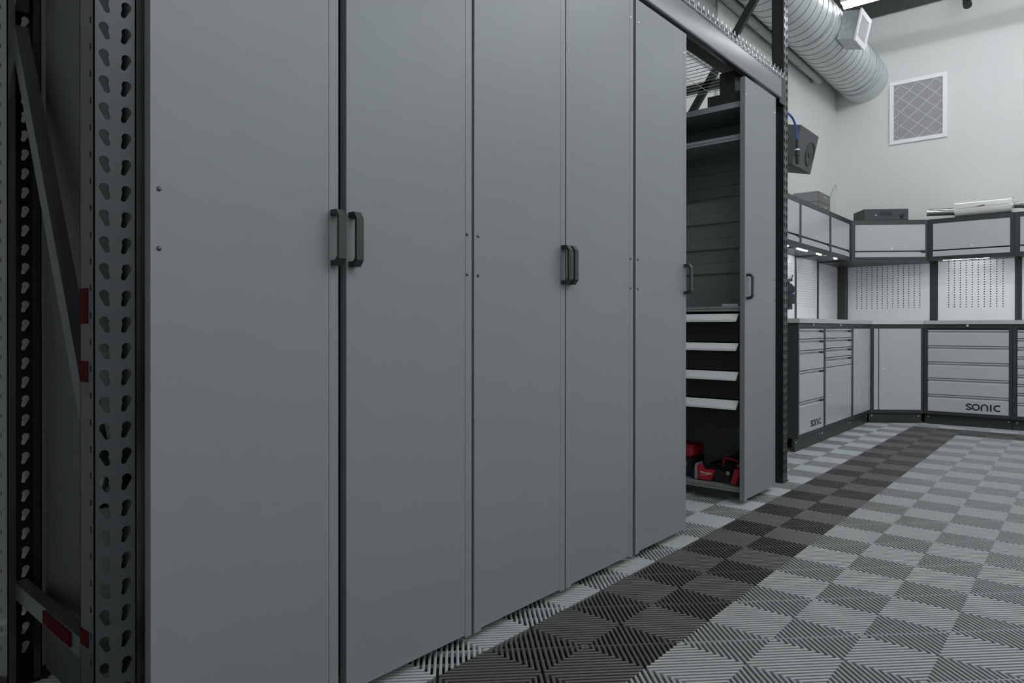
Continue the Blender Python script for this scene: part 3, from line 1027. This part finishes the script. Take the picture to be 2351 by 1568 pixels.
wall_cabinet('back wall cabinet with the steel muffler lying on top', (6.077, 0.362, ZU), -PI / 2, 0.70, fx=(0.042, 0.03), led=((0.12, 0.5),), cap=False)
wall_cabinet('back wall cabinet cut off by the right edge of the picture', (6.077, -0.340, ZU), -PI / 2, 0.70, fx=(0.04, 0.03), led=((0.12, 0.5),), cap=False)

# ------------------------------------------------------------------ things standing on the wall cabinets
ZT = ZU + 0.4105
for k, (z, lab) in enumerate(((0, 'lower grey storage box of the two stacked on the left wall cabinets'), (0.0965, 'upper grey storage box of the two stacked on the left wall cabinets'))):
    t = thing('storage_box', lab, 'box', (5.055, 1.055, ZT + z), 0, 'stacked storage boxes')
    mb = MB(); mb.box(-0.185, 0.185, -0.004, 0.22, 0.0, 0.0955, bev=0.003)
    build('box_body', mb, m_box, t)
    mb = MB(); mb.box(-0.184, 0.184, -0.009, -0.0045, 0.002, 0.093)
    f_ = build('front_face', mb, m_boxfront, t)
    mb = MB(); mb.box(-0.03, 0.08, -0.0115, -0.0095, 0.052, 0.066)
    build('label_slot', mb, m_box, f_)
# receiver
t = thing('av_receiver', 'black receiver with a dark display on the angled corner cabinet', 'receiver', (5.935, 0.705, ZT), ang2)
mb = MB(); mb.box(-0.215, 0.215, 0, 0.27, 0.012, 0.125, bev=0.003)
for sx in (-0.17, 0.17):
    for sy in (0.04, 0.24):
        mb.cyl((sx, sy, 0), (sx, sy, 0.013), 0.018, 12)
build('case', mb, m_receiver, t)
mb = MB(); mb.box(-0.06, 0.06, -0.002, 0.0, 0.055, 0.10)
build('display', mb, m_black, t)
mb = MB(); mb.cyl((0.155, 0, 0.052), (0.155, -0.016, 0.052), 0.018, 20)
build('volume_knob', mb, m_black, t, smooth=True)
for (x, z) in ((-0.15, 0.085), (-0.13, 0.055)):
    mb = MB(); mb.cyl((x, 0, z), (x, -0.004, z), 0.006, 12)
    build('button', mb, m_cabframe, t, smooth=True)
mb = MB(); mb.cyl((-0.10, 0, 0.062), (-0.10, -0.004, 0.062), 0.006, 12)
bt = build('button', mb, m_screw, t, smooth=True)
bt['label'] = 'silver button'
# muffler
t = thing('exhaust_muffler', 'polished steel muffler with two pipe ends on the back wall cabinet', 'muffler', (6.20, -0.088, ZT), 0)
mb = MB()
pr = []
for q in range(28):
    a = 2 * PI * q / 28
    ca, sa = math.cos(a), math.sin(a)
    ex = 0.55
    pr.append((0.105 * math.copysign(abs(ca) ** ex, ca), 0.082 + 0.079 * math.copysign(abs(sa) ** ex, sa)))
mb.prism(pr, -0.222, 0.222, 'y')
mb.prism([(a * 1.03, 0.082 + (b - 0.082) * 1.03) for a, b in pr], -0.228, -0.214, 'y')
mb.prism([(a * 1.03, 0.082 + (b - 0.082) * 1.03) for a, b in pr], 0.214, 0.228, 'y')
build('muffler_body', mb, m_muff, t, smooth=True)
mb = MB(); mb.tube([(-0.02, 0.22, 0.072), (-0.035, 0.34, 0.076), (-0.05, 0.43, 0.080), (-0.06, 0.47, 0.082)], 0.038, 24)
build('pipe', mb, m_chrome, t, smooth=True)
mb = MB(); mb.tube([(0.0, -0.22, 0.085), (0.0, -0.30, 0.08), (0.0, -0.38, 0.06), (0.0, -0.50, 0.034)], 0.031, 24)
build('pipe', mb, m_chrome, t, smooth=True)
mb = MB(); mb.tube([(-0.106, 0.05, 0.090), (-0.107, 0.0, 0.093), (-0.106, -0.02, 0.096)], [0.002, 0.006, 0.003], 6)
mb.tube([(-0.1055, 0.2, 0.082), (-0.1055, -0.2, 0.092)], 0.0012, 5)
build('weld_seam', mb, m_weld, t)
# speaker
t = thing('wall_speaker', 'dark grey monitor speaker tilted down on the left wall', 'speaker', (4.29, 0.975, 2.445), 0)
M = Matrix.Rotation(0.22, 4, 'X')
mb = MB(); mb.box(-0.235, 0.235, 0.0, 0.24, -0.165, 0.165, M, bev=0.006)
build('cabinet', mb, m_speaker, t)


def ringed(mb, cx, cz, rad, M):
    seg = 28
    prof = [(rad * 1.0, -0.001), (rad * 0.96, -0.006), (rad * 0.88, -0.004), (rad * 0.80, 0.004)]
    prof2 = [(rad * 1.0, -0.0005), (rad * 0.97, -0.007), (rad * 0.86, -0.008), (rad * 0.80, -0.001), (rad * 0.34, -0.0002), (rad * 0.3, -0.006), (rad * 0.15, -0.010), (0.0005, -0.011)]
    vs = []
    for r, y in prof2:
        for q in range(seg):
            a = 2 * PI * q / seg
            vs.append((cx + r * math.cos(a), y, cz + r * math.sin(a)))
    fs = []
    for i in range(len(prof2) - 1):
        for q in range(seg):
            q2 = (q + 1) % seg
            fs.append((i * seg + q, i * seg + q2, (i + 1) * seg + q2, (i + 1) * seg + q))
    mb.add(vs, fs, M)


mb = MB(); ringed(mb, 0.105, -0.012, 0.108, M)
build('woofer', mb, m_cone, t, smooth=True)
mb = MB(); mb.box(-0.03, 0.03, 0.22, YW - 0.975 - 0.001, 0.0, 0.08)
build('wall_bracket', mb, m_black, t)
# speaker cables down the wall
mb = MB(); mb.tube([(4.60, 1.322, 2.36), (4.62, 1.322, 2.28), (4.68, 1.322, 2.18), (4.75, 1.322, 2.02)], 0.0035, 6)
tag(build('speaker_cable', mb, m_box), 'thin speaker cable dropping below the monitor speaker to the cabinets', 'cable')
mb = MB(); mb.tube([(5.70, 1.20, ZT), (5.72, 1.20, ZT + 0.22), (5.98, 1.22, 2.42), (6.05, 1.22, 2.46), (6.08, 1.22, 2.445), (6.06, 1.22, 2.42)], 0.004, 6)
tag(build('bent_rod', mb, m_wire), 'thin bent metal rod leaning above the boxes near the corner', 'rod')
# hose with coupling
t = thing('air_hose', 'blue air hose hanging with a black coupling in front of the speaker', 'hose', (3.70, 0.90, 2.24))


def rl(pts):
    return [(a - 3.70, b - 0.90, c - 2.24) for a, b, c in pts]


mb = MB(); mb.tube(rl([(2.42, 0.84, 2.50), (3.0, 0.87, 2.60), (3.45, 0.89, 2.60), (3.58, 0.9, 2.588), (3.66, 0.9, 2.585), (3.72, 0.9, 2.573), (3.765, 0.9, 2.55), (3.80, 0.9, 2.515), (3.822, 0.9, 2.47), (3.828, 0.9, 2.42)]), 0.0085, 10)
build('hose', mb, m_blue, t, smooth=True)
mb = MB(); mb.tube(rl([(3.828, 0.9, 2.43), (3.828, 0.9, 2.35), (3.828, 0.9, 2.348), (3.826, 0.9, 2.30), (3.826, 0.9, 2.298), (3.83, 0.9, 2.235)]), [0.014, 0.014, 0.019, 0.021, 0.016, 0.016], 14)
build('coupling', mb, m_black, t, smooth=True)
mb = MB(); mb.tube(rl([(3.828, 0.9, 2.352), (3.828, 0.9, 2.342)]), 0.0195, 14)
build('collar', mb, m_screw, t, smooth=True)

# air tools on the left perforated panel
def yw(z):
    return YP - 0.004


t = thing('blow_gun', 'black air tool with a blue cap hanging on the left panel', 'air tool', (4.715, 1.24, 1.20), 0)
mb = MB(); mb.cyl((0.01, 0, -0.05), (0.01, 0, 0.04), 0.028, 16); mb.box(-0.06, 0.0, -0.012, 0.012, -0.05, -0.02, bev=0.003)
mb.cyl((0.01, 0.0, 0.0), (0.01, 0.026, 0.0), 0.012, 10)
build('tool_body', mb, m_black, t, smooth=True)
mb = MB(); mb.tube([(0.01, 0, 0.0405), (0.01, 0, 0.06), (0.01, 0, 0.072), (0.01, 0, 0.078)], [0.026, 0.027, 0.020, 0.008], 16)
cp = build('cap', mb, mat('light_blue_cap', (0.13, 0.33, 0.75), 0.4), t, smooth=True)
cp['label'] = 'light blue cap'
t = thing('impact_wrench', 'black impact wrench hanging by the rack post on the left panel', 'air tool', (4.60, 1.226, 1.13), 0)
mb = MB(); mb.tube([(0.0, 0, 0.17), (0.05, 0, 0.155), (0.075, 0, 0.13)], [0.04, 0.042, 0.03], 14)
mb.tube([(0.0, 0, 0.14), (0.03, 0, 0.02), (0.035, 0, -0.02)], [0.022, 0.022, 0.025], 12)
mb.cyl((0.03, 0, 0.14), (0.03, 0.044, 0.14), 0.012, 10)
build('tool_body', mb, m_black, t, smooth=True)
mb = MB(); mb.box(-0.03, 0.055, -0.02, 0.02, -0.034, -0.0205, bev=0.003)
build('foot', mb, m_handle, t)
t = thing('spray_nozzle', 'black curved nozzle with a silver ring, uppermost of the air tools', 'air tool', (4.69, 1.24, 1.372), 0)
mb = MB(); mb.tube([(-0.06, 0, -0.03), (-0.02, 0, -0.005), (0.03, 0, 0.0), (0.035, 0, 0.012), (0.055, 0, 0.035), (0.075, 0, 0.045)], [0.012, 0.014, 0.014, 0.008, 0.008, 0.006], 10)
mb.cyl((0.02, 0, 0.0), (0.02, 0.028, 0.0), 0.007, 8)
build('tool_body', mb, m_black, t, smooth=True)
mb = MB(); mb.tube([(0.022 + 0.018 * math.cos(a), 0, 0.026 + 0.018 * math.sin(a)) for a in [2 * PI * q / 14 for q in range(15)]], 0.004, 6)
build('ring', mb, m_steel, t, smooth=True)
